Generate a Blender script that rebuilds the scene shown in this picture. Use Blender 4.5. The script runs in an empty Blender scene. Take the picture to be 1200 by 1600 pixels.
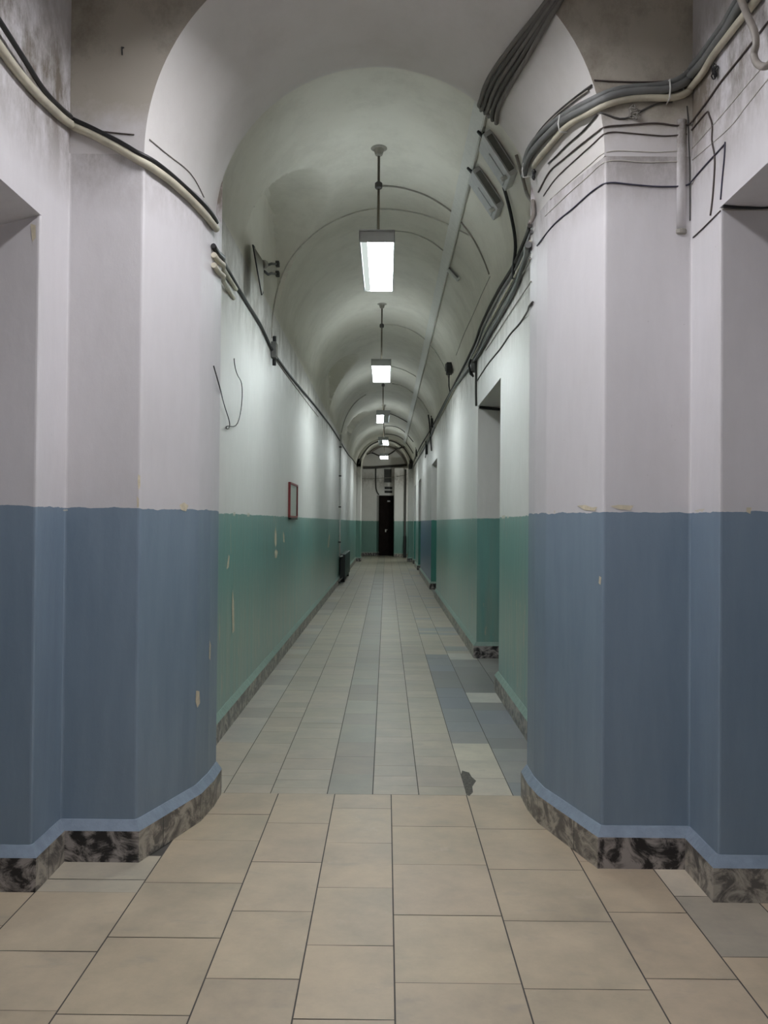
import bpy, bmesh, math, random
from math import sin, cos, pi, sqrt, radians, hypot
from mathutils import Vector, Matrix
from mathutils.bvhtree import BVHTree

random.seed(7)
SC = bpy.context.scene
COL = SC.collection

# ------------------------------------------------------------------ camera
F = 1260.0
EYE = 1.5
yc = Vector(((603.5 - 600) / F, -(816 - 800) / F, -1)).normalized()
zc = Vector((sin(radians(.5)), cos(radians(.5)), 0)); zc = (zc - zc.dot(yc) * yc).normalized()
xc = yc.cross(zc)
M3 = Matrix((xc, yc, zc))
CAMP = Vector((0, 0, EYE))
cam = bpy.data.cameras.new('camera')
cam.sensor_fit = 'VERTICAL'; cam.sensor_height = 32.0; cam.lens = 32.0 * F / 1600.0
cam.clip_start = 0.02; cam.clip_end = 200
co = bpy.data.objects.new('camera', cam); COL.objects.link(co)
co.matrix_world = Matrix.Translation(CAMP) @ M3.to_4x4()
SC.camera = co


def ray(x, y):
    return (M3 @ Vector(((x - 600) / F, -(y - 800) / F, -1))).normalized()


def on(x, y, axis, v):
    d = ray(x, y)
    return CAMP + d * ((v - CAMP[axis]) / d[axis])


# ------------------------------------------------------------------ materials
def newmat(name):
    m = bpy.data.materials.new(name); m.use_nodes = True
    nt = m.node_tree
    return m, nt, nt.nodes['Principled BSDF']


def N(nt, t, **kw):
    n = nt.nodes.new(t)
    for k, v in kw.items():
        setattr(n, k, v)
    return n


def noise(nt, vec, scale, detail=4, rough=.55):
    n = N(nt, 'ShaderNodeTexNoise'); n.inputs['Scale'].default_value = scale
    n.inputs['Detail'].default_value = detail; n.inputs['Roughness'].default_value = rough
    nt.links.new(vec, n.inputs['Vector'])
    return n.outputs['Fac']


def mapping(nt, vec, scale):
    n = N(nt, 'ShaderNodeMapping'); n.inputs['Scale'].default_value = scale
    nt.links.new(vec, n.inputs['Vector'])
    return n.outputs['Vector']


def ramp(nt, fac, p0, p1, c0=(0, 0, 0, 1), c1=(1, 1, 1, 1)):
    n = N(nt, 'ShaderNodeValToRGB')
    n.color_ramp.elements[0].position = p0; n.color_ramp.elements[0].color = c0
    n.color_ramp.elements[1].position = p1; n.color_ramp.elements[1].color = c1
    nt.links.new(fac, n.inputs['Fac'])
    return n.outputs['Color']


def mix(nt, fac, a, b, mode='MIX'):
    n = N(nt, 'ShaderNodeMix', data_type='RGBA', blend_type=mode)
    for s, v in ((0, fac), (6, a), (7, b)):
        if isinstance(v, (int, float)):
            n.inputs[s].default_value = v
        elif isinstance(v, tuple):
            n.inputs[s].default_value = v if len(v) == 4 else v + (1,)
        else:
            nt.links.new(v, n.inputs[s])
    return n.outputs[2]


def mth(nt, op, a, b=None, c=None):
    n = N(nt, 'ShaderNodeMath', operation=op)
    for i, v in enumerate((a, b, c)):
        if v is None: continue
        if isinstance(v, (int, float)): n.inputs[i].default_value = v
        else: nt.links.new(v, n.inputs[i])
    return n.outputs[0]


def bump(nt, p, h, strength, dist):
    n = N(nt, 'ShaderNodeBump'); n.inputs['Strength'].default_value = strength
    n.inputs['Distance'].default_value = dist
    nt.links.new(h, n.inputs['Height']); nt.links.new(n.outputs['Normal'], p.inputs['Normal'])


def coords(nt):
    return N(nt, 'ShaderNodeTexCoord').outputs['Object']


def sepz(nt, vec):
    n = N(nt, 'ShaderNodeSeparateXYZ'); nt.links.new(vec, n.inputs[0])
    return n.outputs


WHITE = (.74, .725, .705)


def wall_mat(name, lower, upper=WHITE, lower_rough=.3, upper_rough=.5, chips=0.0, grime=1.0, streak=False):
    m, nt, p = newmat(name)
    v = coords(nt)
    s = sepz(nt, v)
    wob = noise(nt, v, 9, 3)
    zz = mth(nt, 'MULTIPLY_ADD', wob, .030, s[2])
    step = mth(nt, 'GREATER_THAN', zz, 1.568)
    big = noise(nt, v, 1.3, 5, .6)
    fine = noise(nt, mapping(nt, v, (6, 6, 1.5)), 3, 5, .6)
    tone = mix(nt, .5, ramp(nt, big, .3, .7, (.88, .87, .85, 1), (1.04, 1.04, 1.04, 1)),
               ramp(nt, fine, .3, .7, (.94, .94, .94, 1), (1.03, 1.03, 1.03, 1)), 'MIX')
    up = mix(nt, 1.0, upper, tone, 'MULTIPLY')
    # old soot that collected around the cable runs near the springing of the vault
    band = mth(nt, 'SUBTRACT', 1.0, mth(nt, 'MULTIPLY', mth(nt, 'ABSOLUTE', mth(nt, 'SUBTRACT', s[2], 3.36)), 2.0))
    band = mth(nt, 'MAXIMUM', band, 0.0)
    sootn = ramp(nt, noise(nt, mapping(nt, v, (2, 2, 1)), 2.2, 9, .74), .38, .60)
    soot = mth(nt, 'MULTIPLY', mth(nt, 'MULTIPLY', band, sootn), .72 * grime)
    up = mix(nt, soot, up, (.17, .145, .115))
    spk = ramp(nt, noise(nt, v, 38, 2, .5), .76, .80)
    up = mix(nt, mth(nt, 'MULTIPLY', spk, .25), up, (.3, .29, .27))
    lt = noise(nt, mapping(nt, v, (5, 5, .7)), 2.5, 5, .6)
    low = mix(nt, 1.0, lower, ramp(nt, lt, .3, .72, (.90, .91, .92, 1), (1.06, 1.06, 1.05, 1)), 'MULTIPLY')
    if chips:
        cn = ramp(nt, noise(nt, mapping(nt, v, (9, 9, 1.6)), 1.5, 4, .6), .645, .665)
        hi = mth(nt, 'MULTIPLY', mth(nt, 'GREATER_THAN', s[2], .25), cn)
        low = mix(nt, mth(nt, 'MULTIPLY', hi, chips), low, (.42, .38, .28))
        run = ramp(nt, noise(nt, mapping(nt, v, (7, 7, .35)), 1.7, 4, .6), .48, .70)
        low = mix(nt, mth(nt, 'MULTIPLY', run, .22), low, (.29, .28, .20))
        # the paint is rubbed pale towards the floor
        worn = mth(nt, 'MINIMUM', mth(nt, 'MAXIMUM', mth(nt, 'MULTIPLY', mth(nt, 'SUBTRACT', 1.2, s[2]), 1.6), 0.0), 1.0)
        run2 = ramp(nt, noise(nt, mapping(nt, v, (4, 4, .3)), 1.3, 5, .6), .36, .62)
        low = mix(nt, mth(nt, 'MULTIPLY', mth(nt, 'MULTIPLY', worn, run2), .5), low, (.31, .345, .27))
    # bare plaster where the edge of the lower paint has flaked
    edge = mth(nt, 'MULTIPLY', mth(nt, 'LESS_THAN', mth(nt, 'ABSOLUTE', mth(nt, 'SUBTRACT', zz, 1.570)), .014),
               mth(nt, 'GREATER_THAN', noise(nt, v, 4.5, 3), .62))
    colr = mix(nt, step, low, up)
    colr = mix(nt, mth(nt, 'MULTIPLY', edge, .75), colr, (.58, .53, .42))
    nt.links.new(colr, p.inputs['Base Color'])
    r = N(nt, 'ShaderNodeMix', data_type='FLOAT')
    nt.links.new(step, r.inputs[0]); r.inputs[2].default_value = lower_rough; r.inputs[3].default_value = upper_rough
    nt.links.new(r.outputs[0], p.inputs['Roughness'])
    h1 = noise(nt, mapping(nt, v, (1, 1, .55)), 14, 5, .6)
    if streak:
        # brushed on up and down: the sheen of the oil paint is drawn out vertically
        tz = N(nt, 'ShaderNodeCombineXYZ'); tz.inputs[2].default_value = 1.0
        nt.links.new(tz.outputs[0], p.inputs['Tangent']); p.inputs['Anisotropic'].default_value = .75
        h2 = noise(nt, mapping(nt, v, (16, 16, .5)), 1.0, 3, .5)
        h1 = mth(nt, 'ADD', h1, mth(nt, 'MULTIPLY', h2, 1.2))
    bump(nt, p, h1, .35, .006)
    return m


BLUE = (.20, .265, .335)
GREEN = (.155, .325, .295)
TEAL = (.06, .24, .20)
m_wall_blue = wall_mat('plaster_blue', BLUE, (.645, .63, .645), grime=1.7, lower_rough=.42, upper_rough=.55)
m_wall_green = wall_mat('plaster_green', GREEN, lower_rough=.30, upper_rough=.46, chips=.8, streak=True)
m_wall_green_end = wall_mat('plaster_green_plain', (.15, .28, .24), lower_rough=.35)
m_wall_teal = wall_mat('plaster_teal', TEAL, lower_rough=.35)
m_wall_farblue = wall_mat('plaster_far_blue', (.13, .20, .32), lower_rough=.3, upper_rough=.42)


def vault_mat(name, base, grime, fade=None):
    m, nt, p = newmat(name)
    v = coords(nt)
    big = noise(nt, v, .9, 5, .6)
    c = mix(nt, 1.0, base, ramp(nt, big, .3, .7, (.88, .87, .84, 1), (1.04, 1.04, 1.04, 1)), 'MULTIPLY')
    g = ramp(nt, noise(nt, mapping(nt, v, (1.2, 1.2, 1)), 1.9, 10, .74), .47, .74)
    c = mix(nt, mth(nt, 'MULTIPLY', g, grime), c, (.15, .125, .095))
    if fade:          # the soot thins out downwards into the wall paint
        sz = sepz(nt, v)
        k = mth(nt, 'MULTIPLY_ADD', noise(nt, v, 5, 6, .7), .35, mth(nt, 'SUBTRACT', sz[2], 3.38))
        c = mix(nt, ramp(nt, k, -.02 + .0, .16), fade, c)
    nt.links.new(c, p.inputs['Base Color']); p.inputs['Roughness'].default_value = .6
    bump(nt, p, noise(nt, v, 10, 5, .6), .25, .006)
    return m


m_vault = vault_mat('vault_whitewash', (.74, .72, .655), .22)
m_arch = vault_mat('arch_whitewash', (.70, .685, .67), .12)
m_spandrel = vault_mat('spandrel_sooty_whitewash', (.46, .43, .37), .9, (.60, .58, .575))


def marble_mat(name, dark, light, scale):
    m, nt, p = newmat(name)
    v = coords(nt)
    nn = N(nt, 'ShaderNodeTexNoise'); nn.inputs['Scale'].default_value = scale
    nn.inputs['Detail'].default_value = 10; nn.inputs['Roughness'].default_value = .72; nn.inputs['Distortion'].default_value = 1.6
    nt.links.new(mapping(nt, v, (1, 1, 1.1)), nn.inputs['Vector']); n1 = nn.outputs['Fac']
    w = N(nt, 'ShaderNodeTexWave'); w.inputs['Scale'].default_value = scale * .35
    w.inputs['Distortion'].default_value = 9; w.inputs['Detail'].default_value = 4
    nt.links.new(mapping(nt, v, (1, 1, 1.7)), w.inputs['Vector'])
    f = mth(nt, 'MULTIPLY_ADD', w.outputs['Fac'], .08, mth(nt, 'MULTIPLY', n1, .92))
    c = ramp(nt, f, .44, .58, dark + (1,), light + (1,))
    # joints between the skirting slabs
    s = sepz(nt, v)
    saw = mth(nt, 'FRACT', mth(nt, 'MULTIPLY', mth(nt, 'ADD', s[1], 0.07), 2.9))
    j = mth(nt, 'LESS_THAN', saw, .02)
    c = mix(nt, mth(nt, 'MULTIPLY', j, .8), c, (.03, .03, .03))
    nt.links.new(c, p.inputs['Base Color']); p.inputs['Roughness'].default_value = .38
    return m


m_marble = marble_mat('marble_grey', (.12, .11, .10), (.42, .385, .325), 8)
m_marble_dark = marble_mat('marble_dark', (.014, .013, .015), (.34, .31, .29), 8)


def ledge_mat(name, c):
    m, nt, p = newmat(name)
    v = coords(nt)
    nt.links.new(mix(nt, 1., c, ramp(nt, noise(nt, v, 14, 5, .65), .3, .7, (.85, .85, .85, 1), (1.12, 1.12, 1.12, 1)), 'MULTIPLY'),
                 p.inputs['Base Color'])
    p.inputs['Roughness'].default_value = .35
    bump(nt, p, noise(nt, v, 30, 4), .5, .006)
    return m


m_ledge_blue = ledge_mat('skirting_paint_blue', (.235, .29, .355))
m_ledge_green = ledge_mat('skirting_paint_green', (.25, .35, .30))


def tile_mat():
    m, nt, p = newmat('stone_tiles')
    v = coords(nt)
    a = N(nt, 'ShaderNodeAttribute'); a.attribute_name = 'tile'
    # shift the veins from tile to tile with the tile's own random number
    sh = N(nt, 'ShaderNodeVectorMath', operation='MULTIPLY_ADD')
    sh.inputs[1].default_value = (31, 17, 5)
    b = N(nt, 'ShaderNodeAttribute'); b.attribute_name = 'tile_seed'
    nt.links.new(b.outputs['Color'], sh.inputs[0]); nt.links.new(v, sh.inputs[2])
    vv = sh.outputs[0]
    n1 = noise(nt, vv, 3.2, 8, .66)
    n2 = noise(nt, mapping(nt, vv, (2, 5, 1)), 2.5, 6, .6)
    c = mix(nt, 1., a.outputs['Color'], ramp(nt, n1, .32, .68, (.78, .79, .80, 1), (1.14, 1.13, 1.11, 1)), 'MULTIPLY')
    vein = ramp(nt, n2, .60, .75)
    c = mix(nt, mth(nt, 'MULTIPLY', vein, .28), c, (.22, .215, .21))
    pale = ramp(nt, noise(nt, vv, 5, 7, .7), .63, .75)
    c = mix(nt, mth(nt, 'MULTIPLY', pale, .22), c, (.62, .57, .48))
    nt.links.new(c, p.inputs['Base Color'])
    nt.links.new(ramp(nt, n1, .3, .7, (.36, .36, .36, 1), (.52, .52, .52, 1)), p.inputs['Roughness'])
    bump(nt, p, n1, .12, .003)
    return m


m_tile = tile_mat()


def simple(name, c, rough=.5, metal=0.0, var=.12, scale=20):
    m, nt, p = newmat(name)
    v = coords(nt)
    lo = tuple(x * (1 - var) for x in c) + (1,); hi = tuple(min(1, x * (1 + var)) for x in c) + (1,)
    nt.links.new(ramp(nt, noise(nt, v, scale, 4), .3, .7, lo, hi), p.inputs['Base Color'])
    p.inputs['Roughness'].default_value = rough; p.inputs['Metallic'].default_value = metal
    return m


def emit(name, c, s):
    m = bpy.data.materials.new(name); m.use_nodes = True
    nt = m.node_tree; nt.nodes.clear()
    o = N(nt, 'ShaderNodeOutputMaterial'); e = N(nt, 'ShaderNodeEmission')
    e.inputs['Color'].default_value = c + (1,); e.inputs['Strength'].default_value = s
    nt.links.new(e.outputs[0], o.inputs[0])
    return m


m_grout = simple('grout', (.075, .07, .062), .9)
m_black = simple('black_rubber', (.012, .012, .013), .45)
m_dark = simple('dusty_dark_cable', (.045, .042, .038), .6)
m_brown = simple('brown_wire', (.06, .045, .04), .6)
m_violet = simple('blue_black_wire', (.035, .033, .06), .5)
m_grey = simple('grey_cable_sheath', (.15, .155, .15), .55)
m_dust = simple('dusty_grey_cable', (.27, .255, .225), .65)
m_cond = simple('painted_conduit', (.52, .50, .45), .6)
m_cream = simple('cream_pipe_lagging', (.50, .47, .37), .6, var=.2, scale=9)
m_whitep = simple('white_plastic', (.66, .66, .63), .4, var=.05)
m_paintpipe = simple('painted_pipe', (.57, .555, .55), .55, var=.04)
m_taupe = simple('taupe_painted_pipe', (.26, .235, .21), .5)
m_box = simple('grey_sheet_metal', (.50, .51, .52), .45, .2, .08)
m_boxdark = simple('dark_sheet_metal', (.13, .13, .125), .5, .2)
m_archcable = simple('arch_cable_sheath', (.135, .125, .11), .6)
m_archdark = simple('arch_cable_dark', (.085, .08, .07), .6)
m_rod = simple('tarnished_rod', (.10, .085, .06), .45, .6)
m_house = simple('lamp_housing_enamel', (.55, .56, .57), .4, var=.04)
m_deaddif = simple('unlit_diffuser', (.62, .66, .64), .35, var=.05)
m_red = simple('red_wood', (.22, .03, .03), .4)
m_paper = simple('pale_paper', (.52, .58, .52), .5, var=.05, scale=3)
m_door = simple('dark_brown_door', (.010, .006, .005), .7, var=.4, scale=6)
m_door.node_tree.nodes['Principled BSDF'].inputs['Specular IOR Level'].default_value = .1
m_added_leaf = simple('added_leaf_brown', (.10, .065, .04), .45)
m_chrome = simple('door_metal', (.5, .48, .45), .3, .8)
m_rad = simple('radiator_dark_green', (.035, .06, .052), .42)
m_radend = simple('radiator_black', (.015, .016, .016), .45)
m_grille = simple('dusty_grille', (.10, .10, .09), .6)
m_slot = simple('black_slot', (.01, .01, .01), .6)
m_reflector = simple('dusty_reflector_metal', (.22, .21, .18), .55, .2)
m_broken = simple('broken_tile_mortar', (.10, .095, .08), .9, var=.4, scale=60)
LAMP_S = 42.0
m_lit = emit('lit_diffuser', (.885, .985, 1.0), LAMP_S)
m_litdim = emit('half_lit_diffuser', (.90, 1.0, .95), LAMP_S * .019)
m_added_hall = emit('added_hall_light', (.965, .955, 1.0), LAMP_S * 1.75)
m_added_uplight = emit('added_uplight', (.885, .985, 1.0), LAMP_S * .45)  # uplight added to brighten the vault
m_added_glow = emit('added_lamp_glow', (.95, 1.0, .95), 640.0)
mg, nt, p = newmat('picture_glass')
p.inputs['Base Color'].default_value = (.95, 1, .97, 1); p.inputs['Roughness'].default_value = .05
p.inputs['Transmission Weight'].default_value = 1.0; p.inputs['IOR'].default_value = 1.1
m_glass = mg


# ------------------------------------------------------------------ mesh helpers
def link(name, verts, faces, mats, midx=None, parent=None, smooth=False):
    me = bpy.data.meshes.new(name)
    me.from_pydata([tuple(v) for v in verts], [], faces)
    if not isinstance(mats, (list, tuple)): mats = [mats]
    for m in mats: me.materials.append(m)
    if midx:
        me.polygons.foreach_set('material_index', midx)
    if smooth:
        me.polygons.foreach_set('use_smooth', [True] * len(me.polygons))
    me.update()
    o = bpy.data.objects.new(name, me); COL.objects.link(o)
    if parent: o.parent = parent
    return o


def struct(o):
    o['kind'] = 'structure'
    return o


def tag(o, label, cat, group=None):
    o['label'] = label; o['category'] = cat
    if group: o['group'] = group
    return o


def thing(name, loc, label, cat, group=None, rot=None):
    o = bpy.data.objects.new(name, None); COL.objects.link(o)
    o.location = loc; o.empty_display_size = .05
    if rot is not None:
        o.rotation_mode = 'QUATERNION'; o.rotation_quaternion = rot
    return tag(o, label, cat, group)


class MB:
    """collects simple solids into one mesh"""
    def __init__(s):
        s.v = []; s.f = []; s.m = []

    def add(s, vs, fs, mi=0, mat=None):
        b = len(s.v)
        s.v += [Vector(v) if mat is None else mat @ Vector(v) for v in vs]
        s.f += [tuple(b + i for i in f) for f in fs]; s.m += [mi] * len(fs)
        return s

    def box(s, c, d, bev=0.0, mi=0, mat=None):
        bm = bmesh.new(); bmesh.ops.create_cube(bm, size=1)
        for v in bm.verts:
            v.co = Vector((v.co.x * d[0] + c[0], v.co.y * d[1] + c[1], v.co.z * d[2] + c[2]))
        if bev:
            bmesh.ops.bevel(bm, geom=bm.edges[:], offset=bev, segments=2, affect='EDGES', profile=.6)
        bm.verts.index_update()
        s.add([v.co.copy() for v in bm.verts], [[v.index for v in f.verts] for f in bm.faces], mi, mat)
        bm.free(); return s

    def tube(s, pts, r, n=8, mi=0, cap=True, radii=None):
        pts = [Vector(p) for p in pts]
        P = [pts[0]]
        for q in pts[1:]:
            if (q - P[-1]).length > 1e-4: P.append(q)
        if len(P) < 2: return s
        T = []
        for i in range(len(P)):
            a = P[max(0, i - 1)]; b = P[min(len(P) - 1, i + 1)]
            t = b - a
            T.append(t.normalized() if t.length > 1e-6 else Vector((0, 0, 1)))
        u = T[0].orthogonal().normalized(); base = len(s.v)
        for i, pnt in enumerate(P):
            u = (u - u.dot(T[i]) * T[i])
            u = u.normalized() if u.length > 1e-6 else T[i].orthogonal().normalized()
            w = T[i].cross(u); rr = radii[i] if radii else r
            for k in range(n):
                a = 2 * pi * k / n
                s.v.append(pnt + (u * cos(a) + w * sin(a)) * rr)
        for i in range(len(P) - 1):
            for k in range(n):
                k2 = (k + 1) % n
                s.f.append((base + i * n + k, base + i * n + k2, base + (i + 1) * n + k2, base + (i + 1) * n + k)); s.m.append(mi)
        if cap:
            s.f.append(tuple(base + k for k in reversed(range(n)))); s.m.append(mi)
            e = base + (len(P) - 1) * n
            s.f.append(tuple(e + k for k in range(n))); s.m.append(mi)
        return s

    def lathe(s, prof, n=20, c=(0, 0, 0), mi=0):
        base = len(s.v)
        for (r, z) in prof:
            for k in range(n):
                a = 2 * pi * k / n
                s.v.append(Vector((c[0] + r * cos(a), c[1] + r * sin(a), c[2] + z)))
        for i in range(len(prof) - 1):
            for k in range(n):
                k2 = (k + 1) % n
                s.f.append((base + i * n + k, base + i * n + k2, base + (i + 1) * n + k2, base + (i + 1) * n + k)); s.m.append(mi)
        s.f.append(tuple(base + k for k in reversed(range(n)))); s.m.append(mi)
        e = base + (len(prof) - 1) * n
        s.f.append(tuple(e + k for k in range(n))); s.m.append(mi)
        return s

    def build(s, name, mats, parent=None, smooth=False):
        o = link(name, s.v, s.f, mats, s.m, parent, False)
        if smooth:
            o.data.polygons.foreach_set('use_smooth', [len(q.vertices) == 4 for q in o.data.polygons])
        return o


# ------------------------------------------------------------------ the shell
XC = -.07          # axis of the corridor
WL, WR = -1.155, 1.015
HW = (WR - WL) / 2
ZS = 3.60          # springing of the corridor vault
ZA = 3.135         # springing of the near arch
VL, VR = -1.43, 1.345   # hall side walls
YF = 3.58          # front face of the near piers
YB = 4.45          # their back face
HT = 4.75          # hall ceiling
Y0 = -5.0
YE = 36.0
YP = 30.6          # far piers


def rounded(path, r=.012, seg=3):
    """soften the corners of a plan polyline"""
    out = [Vector(path[0])]
    for i in range(1, len(path) - 1):
        a, b, c = Vector(path[i - 1]), Vector(path[i]), Vector(path[i + 1])
        d1 = (a - b); d2 = (c - b)
        rr = min(r, d1.length * .4, d2.length * .4)
        p1 = b + d1.normalized() * rr; p2 = b + d2.normalized() * rr
        for k in range(seg + 1):
            t = k / seg
            out.append(p1 * (1 - t) ** 2 + b * 2 * t * (1 - t) + p2 * t * t)
    out.append(Vector(path[-1]))
    return out


class Wall:
    def __init__(s): s.v = []; s.f = []; s.m = []

    def run(s, path, z0, z1, mi, soft=True, dz=None):
        P = rounded(path) if soft and len(path) > 2 else [Vector(q) for q in path]
        b = len(s.v)
        for q in P:
            s.v.append((q.x, q.y, z0)); s.v.append((q.x, q.y, z1))
        for i in range(len(P) - 1):
            s.f.append((b + 2 * i, b + 2 * i + 2, b + 2 * i + 3, b + 2 * i + 1)); s.m.append(mi)
        return s

    def quad(s, a, b_, c, d, mi):
        b = len(s.v); s.v += [a, b_, c, d]; s.f.append((b, b + 1, b + 2, b + 3)); s.m.append(mi); return s

    def build(s, name, mats):
        return struct(link(name, s.v, s.f, mats, s.m))


WM = [m_wall_blue, m_wall_green, m_wall_teal, m_wall_farblue, m_wall_green_end, m_arch]
# --- left wall
LOP = (1.55, 3.29)      # hall opening on the left
DEP = .55
lw = Wall()
lw.run([(VL, Y0), (VL, LOP[0]), (VL - DEP, LOP[0])], 0, HT, 0)
pier_l = [(VL - DEP, LOP[1]), (VL, LOP[1]), (VL, YF), (-1.095, YF), (-.945, 4.05), (-.925, 4.25), (-.925, YB)]
lw.run(pier_l, 0, 2.75, 0)
lw.run(pier_l[1:], 2.75, ZA, 0)
lw.run([(-.925, YB), (WL, YB)], 0, ZS, 0, False)
lw.run([(VL, LOP[0]), (VL, LOP[1])], 2.75, HT, 0, False)       # over the opening
lw.run([(VL, LOP[1]), (VL, YF)], ZA, HT, 0, False)
lw.quad((VL, LOP[0], 2.75), (VL, LOP[1], 2.75), (VL - DEP, LOP[1], 2.60), (VL - DEP, LOP[0], 2.60), 0)
lw.run([(VL - DEP, LOP[0]), (VL - DEP, LOP[1])], 0, 2.75, 0, False)
lw.run([(WL, YB), (WL, YP)], 0, ZS, 1, False)
lw.run([(WL, YP), (-.97, YP), (-.97, YP + .8), (-1.09, YP + .8), (-1.09, YE)], 0, ZS + .3, 4)
lw.build('wall_left', WM)

# --- right wall, with its doorways
ROP = (1.55, 3.26)
DOORS = [(7.232, 9.0), (16.25, 18.15), (23.75, 25.4), (27.75, 29.3)]
DTOP = 2.805
rw = Wall()
rw.run([(VR, Y0), (VR, ROP[0]), (VR + DEP, ROP[0])], 0, HT, 0)
pier_r = [(VR + DEP, ROP[1]), (VR, ROP[1]), (VR, 3.565), (.958, 3.565), (.805, 4.07), (.785, 4.25), (.785, YB)]
rw.run(pier_r, 0, 2.79, 0)
rw.run(pier_r[1:], 2.79, ZA, 0)
rw.run([(.785, YB), (WR, YB)], 0, ZS, 0, False)
rw.run([(VR, ROP[0]), (VR, ROP[1])], 2.79, HT, 0, False)
rw.run([(VR, ROP[1]), (VR, 3.565)], ZA, HT, 0, False)
rw.quad((VR, ROP[0], 2.79), (VR, ROP[1], 2.79), (VR + DEP, ROP[1], 2.79), (VR + DEP, ROP[0], 2.79), 0)
rw.run([(VR + DEP, ROP[0]), (VR + DEP, ROP[1])], 0, 2.79, 0, False)
y = YB
for i, (a, b) in enumerate(DOORS):
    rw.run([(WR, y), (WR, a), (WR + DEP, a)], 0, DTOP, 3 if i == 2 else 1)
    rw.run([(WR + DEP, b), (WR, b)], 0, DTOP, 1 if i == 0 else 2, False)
    rw.run([(WR, y), (WR, b)], DTOP, ZS, 1, False)
    rw.quad((WR, a, DTOP), (WR, b, DTOP), (WR + DEP, b, DTOP), (WR + DEP, a, DTOP), 1)
    y = b
rw.run([(WR, y), (WR, YP)], 0, ZS, 1, False)
rw.run([(WR, YP), (.84, YP), (.84, YP + .8), (.95, YP + .8), (.95, YE)], 0, ZS + .3, 4)
rw.build('wall_right', WM)

# --- end wall: left stretch, splayed reveal, right stretch, the wall over the door
ew = Wall()
ew.run([(-1.09, YE), (-.43, YE), (-.31, 36.4)], 0, 2.70, 4)
ew.run([(.325, 36.4), (.34, 34.9), (.95, 34.9)], 0, 2.70, 4)
ew.run([(-1.09, YE), (.34, YE)], 2.70, 5.1, 4, False)
ew.run([(.34, YE), (.34, 34.9), (.95, 34.9)], 2.70, 3.85, 4)
ew.quad((.34, 34.9, 3.85), (.95, 34.9, 3.85), (.95, YE, 3.85), (.34, YE, 3.85), 4)
ew.run([(.34, YE), (.95, YE)], 3.85, 5.1, 4, False)
ew.quad((-.45, YE, 2.70), (.36, YE, 2.70), (.36, 36.45, 2.70), (-.45, 36.45, 2.70), 4)
ew.build('wall_back', WM)
hw_ = Wall()
hw_.run([(VL, Y0), (VR, Y0)], 0, HT, 0, False)
hw_.build('wall_front', WM)

# --- near arch: sooty spandrel, flared soffit, back face
TH = [pi * k / 72 for k in range(73)]


def arch_pt(r, t, zs=ZA, cx=XC): return (cx + r * cos(t), zs + r * sin(t))


def rect_pt(t):
    c, s_ = cos(t), sin(t)
    ts = []
    if c > 1e-6: ts.append((VR - XC) / c)
    if c < -1e-6: ts.append((VL - XC) / c)
    if s_ > 1e-6: ts.append((HT - ZA) / s_)
    k = min(ts)
    return (XC + k * c, ZA + k * s_)


cor = sorted(set(TH + [math.atan2(HT - ZA, VR - XC), math.atan2(HT - ZA, VL - XC)]))
v = []; f = []; mi = []
for t in cor:
    a = arch_pt(1.026, t); b = rect_pt(t)
    yy = YF - .0075 + .0075 * max(-1, min(1, (XC - a[0]) * 3))
    v += [(a[0], yy, a[1]), (b[0], yy, b[1])]
for i in range(len(cor) - 1):
    f.append((2 * i, 2 * i + 2, 2 * i + 3, 2 * i + 1)); mi.append(0)
b0 = len(v)
secs = [(YF - .008, 1.026), (3.72, .990), (3.88, .948), (4.04, .915), (4.2, .898), (YB, .893)]
for (yy, r) in secs:
    for t in TH:
        q = arch_pt(r, t)
        v.append((q[0], YF - .0075 + .0075 * max(-1, min(1, (XC - q[0]) * 3)) if yy < 3.6 else yy, q[1]))
n = len(TH)
for j in range(len(secs) - 1):
    for i in range(n - 1):
        f.append((b0 + j * n + i, b0 + j * n + i + 1, b0 + (j + 1) * n + i + 1, b0 + (j + 1) * n + i)); mi.append(1)
# back face up to the corridor vault
b1 = len(v)
for t in TH:
    a = arch_pt(.893, t); q = (XC + HW * cos(t), ZS + 1.09 * sin(t))
    v += [(a[0], YB, a[1]), (q[0], YB, q[1])]
for i in range(n - 1):
    f.append((b1 + 2 * i, b1 + 2 * i + 2, b1 + 2 * i + 3, b1 + 2 * i + 1)); mi.append(1)
o = link('wall_arch', v, f, [m_spandrel, m_arch], mi); struct(o)
for q in o.data.polygons: q.use_smooth = q.index >= len(cor) - 1 and q.index < len(f) - (n - 1)

# --- corridor vault with shallow lunettes on the left
LUN = [(7.40, 1.03), (15.0, 1.05), (22.6, 1.05)]


def vr(t, y):
    base = 1.0 / sqrt((cos(t) / HW) ** 2 + (sin(t) / 1.09) ** 2)
    if cos(t) < -1e-4:
        for (yy, w) in LUN:
            u = abs(y - yy) / w
            if u < 1:
                h = .98 * (1 - u ** 3.0) ** (1 / 2.2)
                rr = min(HW / -cos(t), h / max(1e-6, sin(t)))
                return max(base, rr)
    return base


ys = [YB]
while ys[-1] < YP:
    near = any(abs(ys[-1] - c) < w + .15 for c, w in LUN[:2])
    ys.append(min(YP, ys[-1] + (.035 if near else .15)))
TV = [pi * k / 96 for k in range(97)]
v = []; f = []
for yy in ys:
    for t in TV:
        r = vr(t, yy); v.append((XC + r * cos(t), yy, ZS + r * sin(t)))
n = len(TV)
for j in range(len(ys) - 1):
    for i in range(n - 1):
        f.append((j * n + i, j * n + i + 1, (j + 1) * n + i + 1, (j + 1) * n + i))
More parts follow.
